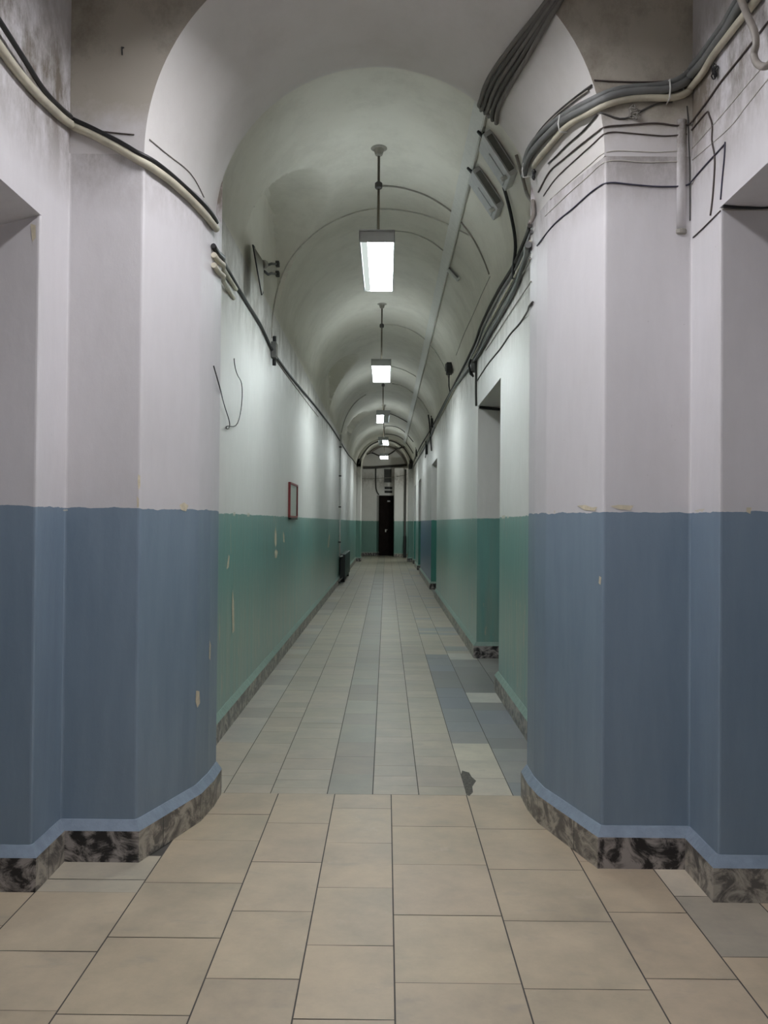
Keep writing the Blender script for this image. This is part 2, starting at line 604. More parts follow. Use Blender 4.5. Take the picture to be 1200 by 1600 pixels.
# far arch and the vault of the end bay
cx2 = -.065
fars = [(YP, HW, 1.09, ZS, XC), (YP, .90, 1.0, ZS, cx2), (YP + .8, .90, 1.0, ZS, cx2), (YP + .8, 1.02, 1.02, ZS + .3, -.07), (YE, 1.02, 1.02, ZS + .3, -.07)]
b = len(v)
for (yy, rx, rz, zs, cx) in fars:
    for t in TV: v.append((cx + rx * cos(t), yy, zs + rz * sin(t)))
for j in range(len(fars) - 1):
    for i in range(n - 1):
        f.append((b + j * n + i, b + j * n + i + 1, b + (j + 1) * n + i + 1, b + (j + 1) * n + i))
b = len(v)
v += [(VL, Y0, HT), (VR, Y0, HT), (VR, YF, HT), (VL, YF, HT)]; f.append((b, b + 1, b + 2, b + 3))
ceil = struct(link('ceiling', v, f, m_vault))
for q in ceil.data.polygons: q.use_smooth = True
bm = bmesh.new(); bm.from_mesh(ceil.data)
bmesh.ops.recalc_face_normals(bm, faces=bm.faces)
for e in bm.edges:
    if len(e.link_faces) == 2 and e.calc_face_angle(0) > radians(32): e.smooth = False
bm.to_mesh(ceil.data); bm.free()

# --- skirting: marble slabs with a painted sloping top
BH, BT, BO = .136, .176, .033


def skirt(name, runs, flip):
    v = []; f = []; mi = []
    for path, ledge, marbles in runs:
        P = [Vector(q) for q in path]
        offs = []
        for i in range(len(P)):
            def nrm(a, b):
                d = (b - a).normalized(); nn = Vector((d.y, -d.x)); return nn * (-1 if flip else 1)
            if i == 0: o = nrm(P[0], P[1])
            elif i == len(P) - 1: o = nrm(P[-2], P[-1])
            else:
                n1 = nrm(P[i - 1], P[i]); n2 = nrm(P[i], P[i + 1])
                o = (n1 + n2); o = o / max(.3, 1 + n1.dot(n2))
            offs.append(o)
        for i in range(len(P) - 1):
            b = len(v)
            for k in (i, i + 1):
                q = P[k]; o = offs[k]
                a = q + o * BO
                v += [(a.x, a.y, 0), (a.x, a.y, BH), (a.x - o.x * .004, a.y - o.y * .004, BH + .006), (q.x + o.x * .004, q.y + o.y * .004, BT), (q.x - o.x * .01, q.y - o.y * .01, BT + .003)]
            for k in range(4):
                f.append((b + k, b + 5 + k, b + 6 + k, b + k + 1))
                mi.append((marbles[i] if isinstance(marbles, list) else marbles) if k == 0 else ledge)
    o = struct(link(name, v, f, [m_marble, m_marble_dark, m_ledge_blue, m_ledge_green], mi))
    return o


skirt('baseboard_left', [
    ([(VL, Y0), (VL, LOP[0]), (VL - DEP, LOP[0])], 2, 0),
    (pier_l, 2, [1, 0, 1, 0, 0, 0]),
    ([(WL, YB), (WL, YP), (-.97, YP), (-.97, YP + .8), (-1.09, YP + .8), (-1.09, YE)], 3, [0, 1, 0, 0, 0]),
], False)
rr = [([(VR, Y0), (VR, ROP[0]), (VR + DEP, ROP[0])], 2, 0),
      (pier_r, 2, [0, 0, 1, 0, 0, 0])]
y = YB
for (a, b) in DOORS:
    rr.append(([(WR, y), (WR, a), (WR + DEP, a)], 3, [0, 1]))
    y = b
    rr.append(([(WR + DEP, b), (WR, b), (WR, b + .12)], 3, [1, 0]))
    y = b + .12
rr.append(([(WR, y), (WR, YP), (.84, YP), (.84, YP + .8), (.95, YP + .8), (.95, 34.9)], 3, [0, 1, 0, 0, 0]))
skirt('baseboard_right', rr, True)
skirt('baseboard_back', [([(-1.09, YE), (-.43, YE), (-.31, 36.4)], 3, [1, 1]), ([(.34, 34.9), (.95, 34.9)], 3, [0])], False)

# --- floor: every slab laid out in its column
tv = []; tf = []; tcol = []; tseed = []; tmi = []


def slab(x0, x1, y0, y1, c, gx=.0022, gy=.0014):
    if x1 - x0 < .01 or y1 - y0 < .01: return
    b = len(tv)
    j = [random.uniform(-.001, .001) for _ in range(4)]
    z = random.uniform(-.0004, .0004)
    tv.extend([(x0 + gx, y0 + gy + j[0], z), (x1 - gx, y0 + gy + j[1], z), (x1 - gx, y1 - gy + j[2], z), (x0 + gx, y1 - gy + j[3], z)])
    tf.append((b, b + 1, b + 2, b + 3)); tcol.append(c); tmi.append(0)
    tseed.append((random.random(), random.random(), random.random()))


def tint(c, k): return tuple(max(.01, q * (1 + random.uniform(-k, k) * .16) * kk) for q, kk in zip(c, [1 + random.uniform(-k, k)] * 3))


BEIGE = (.46, .38, .275)
YJ = 4.463
near = [
    (-2.1, -1.40, [3.29, 2.99, 2.55], None),
    (-1.40, -.99, [3.379, 3.264, 2.817, 2.478], 3.62),
    (-.99, -.581, [4.142, 3.804, 3.356, 2.916, 2.462], YJ),
    (-.581, -.27, [4.028, 3.569, 3.12, 2.661], YJ),
    (-.27, .040, [4.244, 3.789, 3.327, 2.875], YJ),
    (.040, .455, [4.002, 3.558, 3.102, 2.648], YJ),
    (.455, .868, [3.977, 3.516, 3.065, 2.621], YJ),
    (.868, 1.176, [3.606, 3.139, 2.686], YJ),
    (1.176, 1.495, [3.28, 2.825], 3.62),
    (1.495, 1.95, [3.30, 2.9], 3.4),
]
for (x0, x1, seams, top) in near:
    e = ([top] if top else []) + list(seams)
    while e[-1] > Y0: e.append(e[-1] - random.uniform(.42, .47))
    for a, b in zip(e[:-1], e[1:]):
        c = tint(BEIGE, .06)
        if x0 > .8: c = tuple(q * k for q, k in zip(c, (.98, .95, .95)))
        if (x0, b) == (1.176, 3.28): c = (.56, .49, .385)
        if (x0, a) == (1.176, 3.28): c = (.40, .35, .275)
        if (x0, b) == (-1.40, 3.379) or (x0, a) == (-1.40, 3.379): c = (.46, .415, .325)
        slab(x0, x1, b, a, c, .0026, .0017)
# corridor columns
CX = [-1.2, -.882, -.626, -.313, -.062, .193, .458, .712, 1.02]
SAND = (.385, .345, .275); DUSK = (.285, .26, .215)
for ci in range(8):
    y = YJ
    first = True
    while y < YE + .4:
        if ci == 3:
            L = random.uniform(.24, .55) if y < 12 else random.uniform(.2, .5)
        elif ci >= 6 and y < 9.3:
            L = random.uniform(.25, .46)
        elif ci == 0:
            L = random.uniform(.2, .5)
        else:
            L = random.choice([.14, .17, .2, .22, .25, .28, .30])
        if first: L *= .7; first = False
        c = tint(SAND, .07)
        if ci == 3:
            c = tint(DUSK if random.random() < (.72 if y < 11 else .35) else (.31, .295, .24), .08)
        if ci == 0: c = tint(random.choice([SAND, (.41, .385, .33), (.34, .315, .275)]), .07)
        if ci >= 6 and y < 9.0:
            if y < 5.25 and ci == 6: c = tint((.50, .46, .37), .05)
            else:
                c = tint(random.choice([(.20, .215, .235), (.25, .25, .235), (.23, .24, .245), (.27, .265, .245), (.21, .21, .20)]), .08)
            if random.random() < .10: c = (.46, .45, .40)
        elif ci >= 6 and random.random() < .2: c = tint((.28, .285, .28), .08)
        y1 = min(y + L, 36.6)
        slab(CX[ci], CX[ci + 1], y, y1, c, .0022 if ci not in (3, 4) else .003, .0008)
        y = y1
# door thresholds and openings beside the walls
for a, b in DOORS:
    x = WR
    slab(1.02, WR + DEP, a, (a + b) / 2, tint((.24, .235, .22), .05)); slab(1.02, WR + DEP, (a + b) / 2, b, tint((.27, .265, .25), .05))
# the broken corner by the right pier, mended with rough mortar
bl = [(722, 1204), (733, 1207), (737, 1214), (744, 1220), (738, 1229), (739, 1238), (733, 1244), (728, 1240), (725, 1226), (720, 1212)]
b = len(tv)
for q in bl:
    w = on(q[0], q[1], 2, .0012); tv.append((w.x, w.y, .0012))
tf.append(tuple(range(b, b + len(bl)))); tcol.append((.1, .1, .09)); tseed.append((0, 0, 0)); tmi.append(2)
b = len(tv)
tv += [(-2.3, Y0, -.003), (2.3, Y0, -.003), (2.3, 37, -.003), (-2.3, 37, -.003)]
tf.append((b, b + 1, b + 2, b + 3)); tcol.append((.1, .1, .1)); tseed.append((0, 0, 0)); tmi.append(1)
fl = struct(link('floor', tv, tf, [m_tile, m_grout, m_broken], tmi))
for nm, data in (('tile', tcol), ('tile_seed', tseed)):
    at = fl.data.attributes.new(nm, 'FLOAT_COLOR', 'CORNER')
    buf = []
    for q, c in zip(fl.data.polygons, data):
        for _ in range(q.loop_total): buf += [c[0], c[1], c[2], 1]
    at.data.foreach_set('color', buf)

# --- a ray against the shell: finds where a run of cable lies on wall or vault
bpy.context.view_layer.update()
SV = []; SF = []
for o in COL.objects:
    if o.get('kind') == 'structure':
        b = len(SV); SV += [vv.co.copy() for vv in o.data.vertices]
        SF += [tuple(b + i for i in q.vertices) for q in o.data.polygons]
BVH = BVHTree.FromPolygons(SV, SF)


def hit(x, y):
    d = ray(x, y)
    p, nrm, _, dist = BVH.ray_cast(CAMP, d)
    if p is None: return CAMP + d * 6, -d
    if nrm.dot(d) > 0: nrm = -nrm
    return p, nrm


def spline(pts, step=6.0):
    P = [Vector(q) for q in pts]
    out = []
    for i in range(len(P) - 1):
        a = P[max(0, i - 1)]; b = P[i]; c = P[i + 1]; d = P[min(len(P) - 1, i + 2)]
        n = max(2, int((c - b).length / step))
        for k in range(n):
            t = k / n
            out.append(.5 * ((2 * b) + (c - a) * t + (2 * a - 5 * b + 4 * c - d) * t * t + (3 * b - a - 3 * c + d) * t ** 3))
    out.append(P[-1])
    return out


def trace(px, r, lift=0.0, wig=0.0, step=6.0):
    """3-D course of a cable lying on the shell"""
    px = [(a, b) for a, b in px]
    pts = []
    for q in spline(px, step):
        p, nrm = hit(q.x, q.y)
        pts.append(p + nrm * (r * .95 + lift + random.uniform(-wig, wig)))
    for _ in range(2):
        pts = [pts[0]] + [(pts[i - 1] + pts[i] * 2 + pts[i + 1]) / 4 for i in range(1, len(pts) - 1)] + [pts[-1]]
    for i, q in enumerate(pts):          # keep the run outside convex corners
        d = q - CAMP
        h, nrm, _, dist = BVH.ray_cast(CAMP, d.normalized())
        if h is not None and dist < d.length + r * .3:
            if nrm.dot(d) > 0: nrm = -nrm
            pts[i] = h + nrm * (r * .95 + lift)
    return pts


def cable(name, label, px, r, mat, cat='cable', group=None, lift=0.0, wig=0.0, n=8, step=6.0):
    o = MB().tube(trace(px, r, lift, wig, step), r, n).build(name, mat, None, True)
    return tag(o, label, cat, group)


# --- bare plaster where the wall paint has flaked off
CH = [
    [(430, 822), (432, 835), (432, 850), (430, 856), (428.5, 845), (429, 830)], [(442, 830), (444, 836), (444.5, 848), (442.5, 846)],
    [(428.5, 862), (431, 858), (434, 862), (432, 872), (429.5, 872)], [(357, 866), (358.5, 870), (357, 886), (353.5, 890), (355, 878)],
    [(514, 832), (515, 838), (513.5, 856), (511.5, 855), (513, 846)], [(363, 920), (365, 940), (366, 985), (363, 990), (362, 950)],
    [(327, 1000), (329, 1008), (328, 1032), (326, 1028)],
    [(306, 1079), (311, 1080), (312, 1098), (308, 1106), (305, 1096)],
    [(280, 789), (287, 785), (294, 790), (290, 799), (283, 797)],
    [(216, 741), (219, 744), (219, 760), (216.5, 766), (215, 752)], [(214, 775), (217, 779), (217, 792), (214.5, 793)],
    [(902, 790), (915, 789), (926, 793), (934, 792), (930, 798), (914, 797)], [(953, 791), (966, 789), (990, 790), (985, 797), (968, 796)],
    [(1166, 793), (1174, 793), (1172, 803), (1166, 800)],
    [(48, 350), (56, 352), (56, 372), (51, 378)],
    [(937, 900), (940, 902), (939, 914), (936, 911)],
]
cv = []; cf = []
for poly in CH:
    b = len(cv)
    for q in poly:
        pnt, nrm = hit(*q); cv.append(pnt + nrm * .002)
    cf.append(tuple(range(b, b + len(poly))))
m_plaster = simple('bare_plaster', (.62, .56, .42), .8, var=.15, scale=40)
struct(link('trim_1', cv, cf, m_plaster))

# ------------------------------------------------------------------ hanging lamps
LX = -.09
LZ = 3.655


def lamp(y, label, halves, rod_top=None, rod=True, mat=None, yaw=0.0, top=4.69, dx=0.0, z=LZ, up_mat=None, deep=0.0):
    t = thing('pendant_lamp', (LX + dx, y, z), label, 'lamp', 'fluorescent lamps hanging down the corridor')
    t.rotation_euler = (0, 0, yaw)
    L, W, H = 1.34, .275, .085
    dz_ = top - z
    h = MB()
    # tray: top, four sides, small lips
    h.box((0, 0, H - .006), (W, L, .012), .003)
    for s in (-1, 1):
        h.box((s * (W / 2 - .005), 0, H / 2), (.010, L, H), .003)
        h.box((0, s * (L / 2 - .006), H / 2 + .004), (W, .012, H + .012), .003)
    h.build('housing', m_house, t)
    wd = W - .024
    x = -wd / 2
    for (frac, mm) in halves:
        w = wd * frac
        dm = MB().box((x + w / 2, 0, .012 + deep), (w - .003, L - .03, .010), .0).build('diffuser', mm, t)
        x += w
    for s in (-1, 1):                    # strips added on the tray top; in the corridor they glow onto the vault
        MB().box((s * W * .3, 0, H + .002), (.03, L * .8, .002)).build('added_top_strip', up_mat or m_added_uplight, t)
    rd = MB().tube([(0, 0, H), (0, 0, dz_ - .03)], .011, 8).build('rod', m_rod, t, True)
    jb = MB().lathe([(.018, 0), (.032, .012), (.032, .05), (.018, .062)], 12, (0, 0, dz_ * .66)).build('junction_box', m_dark, rd)
    cp = MB().lathe([(.014, -.07), (.03, -.06), (.045, -.012), (.07, -.004), (.07, .012)], 20, (0, 0, dz_)).build('ceiling_rose', m_dust, t)
    MB().box((0, 0, H + .02), (.05, .12, .04), .006).build('rod_bracket', m_house, t)
    return t


Z_AP = 4.69
ONE = [(.5, m_lit), (.5, m_lit)]
lamp(6.84, 'nearest hanging fluorescent lamp, its left edge only half lit', [(.20, m_litdim), (.80, m_lit)], yaw=radians(.0))
lamp(11.75, 'second hanging fluorescent lamp, its whole diffuser glowing white', ONE)
lamp(16.85, 'third hanging lamp, skewed, glowing on its left and grey on its right', [(.55, m_lit), (.45, m_deaddif)], yaw=radians(.8))
lamp(21.9, 'fourth hanging lamp, grey on its left and glowing on its right', [(.42, m_deaddif), (.58, m_lit)], yaw=radians(-.6))
lamp(26.9, 'farthest hanging lamp, fully lit, just before the dark end door', ONE)
lamp(2.83, 'added unseen fluorescent lamp in the hall before the arch, above the camera', [(.5, m_added_hall), (.5, m_added_hall)], top=HT, z=3.86, up_mat=m_house, deep=.042)  # out-of-frame lamp added to light the near piers
lamp(-2.3, 'added unseen fluorescent lamp at the back of the hall behind the camera', [(.5, m_added_hall), (.5, m_added_hall)], top=HT, z=3.86, up_mat=m_house, deep=.042)  # second out-of-frame lamp, added to light the hall
gl = thing('added_lamp', (.95, 31.47, 2.1), 'unseen round lamp added behind the far right pier, lighting the end bay', 'lamp')  # hidden lamp added to brighten the end wall
MB().lathe([(.0005, -.10), (.02, -.088), (.034, -.05), (.040, 0), (.034, .05), (.02, .088), (.0005, .10)], 20, (-.043, 0, 0)).build('globe', m_added_glow, gl, True)
MB().box((-.003, 0, 0), (.006, .12, .24), .002).tube([(-.02, 0, -.09), (-.043, 0, -.12), (-.043, 0, -.098)], .008, 8).build('bracket', m_boxdark, gl)

# ------------------------------------------------------------------ left side cables
g_left = 'cables along the left wall'
cable('lagged_pipe', 'cream lagged pipe curving over the left pier from the hall wall',
      [(-60, -5), (0, 85), (40, 135), (75, 170), (104, 194), (150, 215), (195, 239), (222, 256), (262, 284), (300, 319), (322, 344), (333, 358)],
      .0185, m_cream, 'pipe', n=12)
cable('black_cable', 'thick black cable riding on top of the cream pipe, left pier',
      [(-60, -40), (0, 52), (30, 98), (60, 143), (100, 181), (150, 206), (200, 232), (250, 266), (300, 310), (325, 337), (331, 348)],
      .0105, m_black, 'cable', lift=.018)
cable('thin_wire', 'thin loose wire just above the black cable in the left hall corner',
      [(0, 40), (35, 95), (62, 138), (82, 164), (104, 182), (130, 197)], .0028, m_dust, 'wire')
cable('thin_wire', 'short dark wire end on the left pier front above the cream pipe', [(140, 202), (170, 207), (210, 211)], .003, m_brown, 'wire')
cable('thin_wire', 'faint thin wire bent down the arch soffit above the left pier', [(233, 218), (262, 242), (293, 266), (306, 284), (318, 308)], .0028, m_dust, 'wire')
nl = thing('iron_nail', hit(192, 79)[0], 'small black iron nail stuck in the sooty wall above the left pier', 'nail')
MB().tube([(0, .005, .012), (-.001, -.012, .008), (.003, -.018, -.03)], .0035, 6).build('shank', m_black, nl, True)
MB().lathe([(.003, 0), (.006, .001), (.006, .004), (.003, .005)], 8, (0, 0, .010)).build('head', m_black, nl)
cable('black_cable', 'black cable running along the left corridor wall under the vault',
      [(329, 384), (352, 420), (380, 468), (405, 508), (425, 550), (450, 585), (480, 621), (500, 645), (520, 672), (531, 690), (545, 713), (550, 716), (557, 727)],
      .014, m_black, 'cable', wig=.002)
cable('thin_wire', 'thin grey wire beneath the black cable on the left wall past the junction box',
      [(430, 562), (450, 590), (470, 616), (485, 636), (497, 651)], .005, m_dust, 'wire')
for k, (a, lab) in enumerate((([(330, 398), (345, 420), (366, 452)], 'upper of two cream pipe ends sticking out behind the left pier'),
                              ([(330, 414), (345, 438), (362, 466)], 'lower of two cream pipe ends sticking out behind the left pier'))):
    cable('pipe_stub', lab, a, .015, m_cream, 'pipe', 'cream pipe ends behind the left pier', n=10)
cable('loose_wire', 'thin black wire hanging in a loop on the left white wall',
      [(330, 572), (338, 600), (348, 635), (357, 663), (354, 671), (349, 669), (352, 664), (362, 668), (369, 662), (374, 640), (376, 612), (374, 594), (369, 589), (364, 574), (363, 560)],
      .0035, m_black, 'wire', lift=.01)

# junction box where the first conduit meets the black cable
p, nn = hit(424, 549)
jb = thing('junction_box', p, 'dark junction box on the left wall where the first conduit arc lands', 'junction box')
MB().box((.028, 0, .01), (.05, .10, .16), .006).build('case', m_boxdark, jb)
MB().box((.056, 0, .01), (.01, .085, .13), .003).build('cover', m_dust, jb)
for dz in (-.11, .12):
    MB().tube([(.03, 0, dz - .03), (.03, 0, dz + .03)], .018, 8).build('cable_gland', m_black, jb, True)

# flared metal reflector in the first lunette
def rel(px, py, Y, o): return on(px, py, 1, Y) - o


ho = on(411, 413, 1, 6.62)
hs = thing('wall_reflector', ho, 'dusty flared metal reflector on two dark arms, high on the left wall', 'wall fixture')
mw = [rel(395, 383, 6.42, ho), rel(397.5, 386, 6.74, ho), rel(411, 458, 6.74, ho), rel(409, 461, 6.42, ho)]
tw = [rel(410, 406, 6.58, ho), rel(411.5, 408, 6.66, ho), rel(413, 420, 6.66, ho), rel(411.5, 420, 6.58, ho)]
hm = MB(); hm.add(tw + mw, [(k, (k + 1) % 4, 4 + (k + 1) % 4, 4 + k) for k in range(4)] + [(0, 1, 2, 3)])
o = hm.build('bell', m_reflector, hs)
sm = o.modifiers.new('thickness', 'SOLIDIFY'); sm.thickness = .006
MB().tube(mw + [mw[0]], .0055, 6).build('rim', m_black, hs, True)
MB().tube([rel(409, 413, 6.6, ho), rel(414, 413, 6.64, ho)], .035, 10).build('hub', m_reflector, hs, True)
for (ya, yb_, yc_) in ((412, 414, 412.5), (424, 429, 428)):
    e, en = hit(431, yc_)
    MB().tube([rel(413, ya, 6.62, ho), rel(419, yb_, 6.72, ho), rel(424, yb_ - 2, 6.85, ho), e - ho], .011, 7).build('bracket_arm', m_black, hs, True)
    MB().box(e - ho + en * .012, (.05, .07, .05), .006).build('clamp', m_dark, hs)

# red framed notice
fa = on(450.5, 753, 0, WL); fb = on(462, 808, 0, WL)
ya, yb = fa.y, fb.y
za, zb = 1.965, 1.545
nt_ = thing('framed_notice', (WL, (ya + yb) / 2, (za + zb) / 2), 'narrow red framed notice board on the left wall above the green paint', 'frame')
hw, hh = (yb - ya) / 2, (za - zb) / 2
fr = MB()
for s in (-1, 1):
    fr.box((.014, s * (hw - .012), 0), (.028, .024, 2 * hh), .003)
    fr.box((.014, 0, s * (hh - .012)), (.028, 2 * hw - .048, .024), .003)
fr.build('frame', m_red, nt_)
MB().box((.005, 0, 0), (.008, 2 * hw - .05, 2 * hh - .05)).build('paper_sheet', m_paper, nt_)
MB().box((.017, 0, 0), (.003, 2 * hw - .05, 2 * hh - .05)).build('glass_pane', m_glass, nt_)
MB().box((.016, 0, -hh - .012), (.030, 2 * hw - .1, .018), .003).build('ledge', m_dark, nt_)

# radiator and riser on the left wall
rd = thing('radiator', (-1.07, 21.2, 0), 'dark green cast iron radiator low on the left wall at the corridor far end', 'radiator')
nsec = 26
y0r, y1r = 19.85, 22.6
for k in range(nsec):
    yy = y0r + (y1r - y0r) * (k + .5) / nsec - 21.2
    s = MB()
    s.box((0, yy, .40), (.13, (y1r - y0r) / nsec * .80, .60), .018)
    s.tube([(.0, yy - .05, .66), (.0, yy + .05, .66)], .028, 8); s.tube([(.0, yy - .05, .14), (.0, yy + .05, .14)], .028, 8)
    s.build('section', m_rad if k else m_radend, rd)
for yy in (-1.1, 1.1):
    MB().box((0, yy, .055), (.10, .05, .11), .006).build('foot', m_radend, rd)
MB().tube([(.0, y0r - 21.2 + .02, .66), (-.02, y0r - 21.2 - .15, .66), (-.04, y0r - 21.2 - .3, .66)], .018, 8).build('supply_pipe', m_whitep, rd, True)
MB().tube([(.0, y0r - 21.2 + .02, .14), (-.0, y0r - 21.2 - .25, .12), (-.03, y0r - 21.2 - .9, .08)], .02, 8).build('return_pipe', m_dark, rd, True)
rp = thing('riser_pipe', (-1.12, 19.5, .66), 'white vertical pipe rising from the radiator up the left wall', 'pipe')
MB().tube([(0, 0, 0), (0, 0, 1.0), (-.005, 0, 2.0), (0, 0, 2.95)], .021, 10).build('pipe', m_whitep, rp, True)
for z in (.35, 1.2, 1.95, 2.65):
    MB().box((-.01, 0, z), (.07, .06, .03), .004).build('clamp', m_dark, rp)

# ------------------------------------------------------------------ conduits bent round the vault
g_arc = 'conduits bent round the vault'
ARCS = [
    ('pale conduit arching right across the vault behind the nearest lamp', [(424, 528), (426, 485), (437, 440), (460, 396), (500, 357), (550, 333), (595, 326), (650, 332), (695, 348), (733, 367)], .007, m_cond),
    ('brown conduit arching from the nearest lamp rod down to the right', [(592, 290), (610, 290), (635, 294), (665, 304), (690, 318), (711, 334), (724, 350), (740, 372), (755, 402), (765, 428)], .008, m_dust),
    ('short pale conduit arching right from the top of the nearest lamp', [(617, 360), (645, 364), (672, 376), (698, 395)], .006, m_cond),
    ('thin conduit arching from the second lamp rod down to the right', [(597, 507), (615, 507), (640, 514), (662, 528), (680, 548), (693, 570), (701, 590)], .006, m_cond),
    ('faint short conduit arching right of the second lamp', [(611, 572), (630, 577), (650, 588)], .006, m_cond),
    ('thin conduit arching right beyond the second lamp toward the wall cables', [(612, 599), (630, 603), (645, 613), (660, 627), (670, 645)], .010, m_cond),
    ('thin dark conduit arching up from the left riser pipe', [(533, 676), (537, 659), (546, 640), (558, 625), (572, 616)], .010, m_cond),
    ('thin conduit arching right of the third lamp', [(607, 645), (620, 650), (638, 660)], .010, m_dark),
    ('thin conduit arching right between the third and fourth lamps', [(601, 665), (618, 666), (632, 674), (646, 690)], .011, m_dark),
    ('short dark conduit arching right of the fourth lamp to the right wall', [(601, 678), (612, 678), (628, 684), (640, 698), (646, 708)], .012, m_dark),
    ('dark conduit ringing the far arch around the farthest lamps', [(560, 726), (565, 713), (576, 698), (588, 691), (602, 688), (618, 691), (632, 701), (641, 716), (643, 722)], .022, m_dark),
]
for lab, px, r, mm in ARCS:
    cable('conduit', lab, px, r, mm, 'conduit', g_arc, step=4)

# ------------------------------------------------------------------ right side, on the near arch
g_arch = 'grey cables crossing the arch soffit'
Lp = [(880, -45), (857, 0), (800, 72), (768, 117), (755, 150), (754, 170)]
Rp = [(906, -45), (874, 6), (826, 90), (795, 140), (780, 172), (779, 190)]
ORD = ['leftmost of the five', 'second from left of the five', 'middle one of the five', 'fourth from left of the five', 'rightmost of the five']
for k in range(5):
    t = k / 4
    px = [(a[0] * (1 - t) + b[0] * t, a[1] * (1 - t) + b[1] * t) for a, b in zip(Lp, Rp)]
    cable('arch_cable', ORD[k] + ' dark grey cables across the arch soffit', px, .0125, m_archdark if k % 2 else m_archcable, 'cable', g_arch, lift=.004, wig=.001)

# white cable trunking along the vault
TRK = [(751, 178), (746, 205), (738, 250), (726, 290), (714, 328), (700, 408), (683, 480), (668, 545), (655, 600), (643, 650), (636, 680)]
P = [hit(*q) for q in TRK]
ang = sum(math.atan2(q.z - ZS, q.x - XC) for q, _ in P[1:7]) / 6
mb = MB()
cx_, cz_ = cos(ang), sin(ang)
base = Vector((XC + HW * cx_ * .988, 0, ZS + 1.09 * cz_ * .988))
dirr = Vector((-sin(ang), 0, cos(ang)))
rotm = Matrix(((dirr.x, 0, cx_, base.x), (0, 1, 0, 0), (dirr.z, 0, cz_, base.z), (0, 0, 0, 1)))
tr = thing('cable_trunking', (0, 0, 0), 'long white plastic trunking running lengthwise along the right of the vault', 'trunking')
MB().box((0, 16.9, -.012), (.115, 24.8, .03), .003, 0, rotm).build('channel', m_whitep, tr)
MB().box((0, 16.9, -.028), (.10, 24.8, .006), .002, 0, rotm).build('lid', m_whitep, tr)


def on_vault(px, py):
    p, nn = hit(px, py)
    t = math.atan2((p.z - ZS) / 1.09, (p.x - XC) / HW)
    tang = Vector((-sin(t) * HW, 0, cos(t) * 1.09)).normalized()     # up along the curve
    inn = Vector((-cos(t), 0, -sin(t))).normalized()
    # columns: down the curve, along the corridor, inward
    m = Matrix((Vector((-tang.x, 0, inn.x)), Vector((-tang.y, -1, inn.y)), Vector((-tang.z, 0, inn.z))))
    return p, m.to_quaternion()


# two grey metal cases on the right haunch of the vault
for (px, lab) in (((786, 246), 'upper of two grey metal floodlight cases on the right of the vault'),
                  ((767, 298), 'lower of two grey metal floodlight cases on the right of the vault')):
    p, q = on_vault(*px)
    c = thing('floodlight', p, lab, 'floodlight', 'grey floodlight cases on the vault', q)
    MB().box((0, 0, .045), (.37, .26, .07), .006).build('case', m_box, c)
    MB().box((.0, .132, .045), (.30, .006, .045), .002).build('shade_plate', m_boxdark, c)  # dark plate stands in for shade on the near side of the case
    MB().box((.04, -.03, .083), (.22, .13, .008), .003).build('cover', m_box, c)
    MB().tube([(-.165, .02, .03), (-.235, .03, .04), (-.235, .07, .075), (-.165, .07, .065)], .013, 7).build('handle', m_black, c, True)
    MB().box((0, 0, .006), (.46, .06, .012), .002).build('mounting_bar', m_boxdark, c)
    MB().lathe([(.014, 0), (.018, .01), (.018, .04), (.01, .05)], 10, (.15, .06, .075)).build('connector', m_whitep, c)

cable('floodlight_cable', 'black corrugated cable hanging from the lower floodlight to the wall bundle',
      [(791, 290), (797, 310), (804, 340), (809, 368), (810, 392), (807, 415), (806, 436)], .0135, m_black, 'cable', lift=.01, n=10)
cable('floodlight_cable', 'brown cable dropping behind the arch edge beside the floodlights',
      [(811, 240), (818, 265), (826, 295), (832, 325), (833, 350)], .012, m_taupe, 'cable', lift=.01)
cb = thing('vault_strip', hit(708, 423)[0], 'short white plastic box stuck on the vault beside the trunking', 'plastic box', None, on_vault(708, 423)[1])
MB().box((0, 0, .02), (.24, .07, .04), .006).build('body', m_whitep, cb)
MB().box((0, 0, .043), (.22, .05, .008), .002).build('cover', m_whitep, cb)
MB().box((0, .04, .02), (.20, .006, .02), .001).build('side_strip', m_boxdark, cb)

# ------------------------------------------------------------------ right corridor wall bundle
g_r = 'cables bundled along the right corridor wall'
RB = [
    ('thick grey lower cable of the bundle along the right corridor wall', [(832, 382), (812, 444), (790, 485), (768, 523), (747, 560), (712, 606), (690, 646), (672, 687), (655, 715), (644, 733)], .019, m_grey, .0),
    ('dark upper cable of the bundle along the right corridor wall', [(833, 352), (820, 382), (806, 414), (780, 456), (756, 503), (742, 541), (715, 594), (695, 631), (675, 669), (655, 702), (644, 728)], .013, m_dark, .002),
    ('second dark cable just under the top one of the right wall bundle', [(834, 362), (822, 390), (808, 420), (783, 462), (759, 508), (744, 547), (716, 599), (696, 636), (676, 674), (656, 706)], .009, m_boxdark, .003),
    ('cream cable in the middle of the bundle along the right corridor wall', [(832, 378), (810, 426), (787, 468), (763, 512), (746, 548), (716, 600), (696, 638), (675, 678), (655, 709)], .010, m_cream, .003),
    ('wiggly black wire tied into the middle of the right wall bundle', [(832, 390), (815, 424), (795, 460), (775, 496), (760, 520), (745, 553), (728, 580), (713, 602), (694, 640), (674, 682)], .006, m_black, .008),
    ('thin grey wire on the right wall just below the thick grey cable', [(832, 404), (815, 434), (795, 466), (775, 500), (756, 535), (746, 552)], .006, m_dust, .002),
    ('very thin wire low on the right wall above the first doorway', [(832, 440), (815, 464), (790, 502), (760, 548)], .004, m_dust, .0),
]
for lab, px, r, mm, wg in RB:
    cable('wall_cable', lab, px, r, mm, 'cable', g_r, wig=wg, lift=.004)
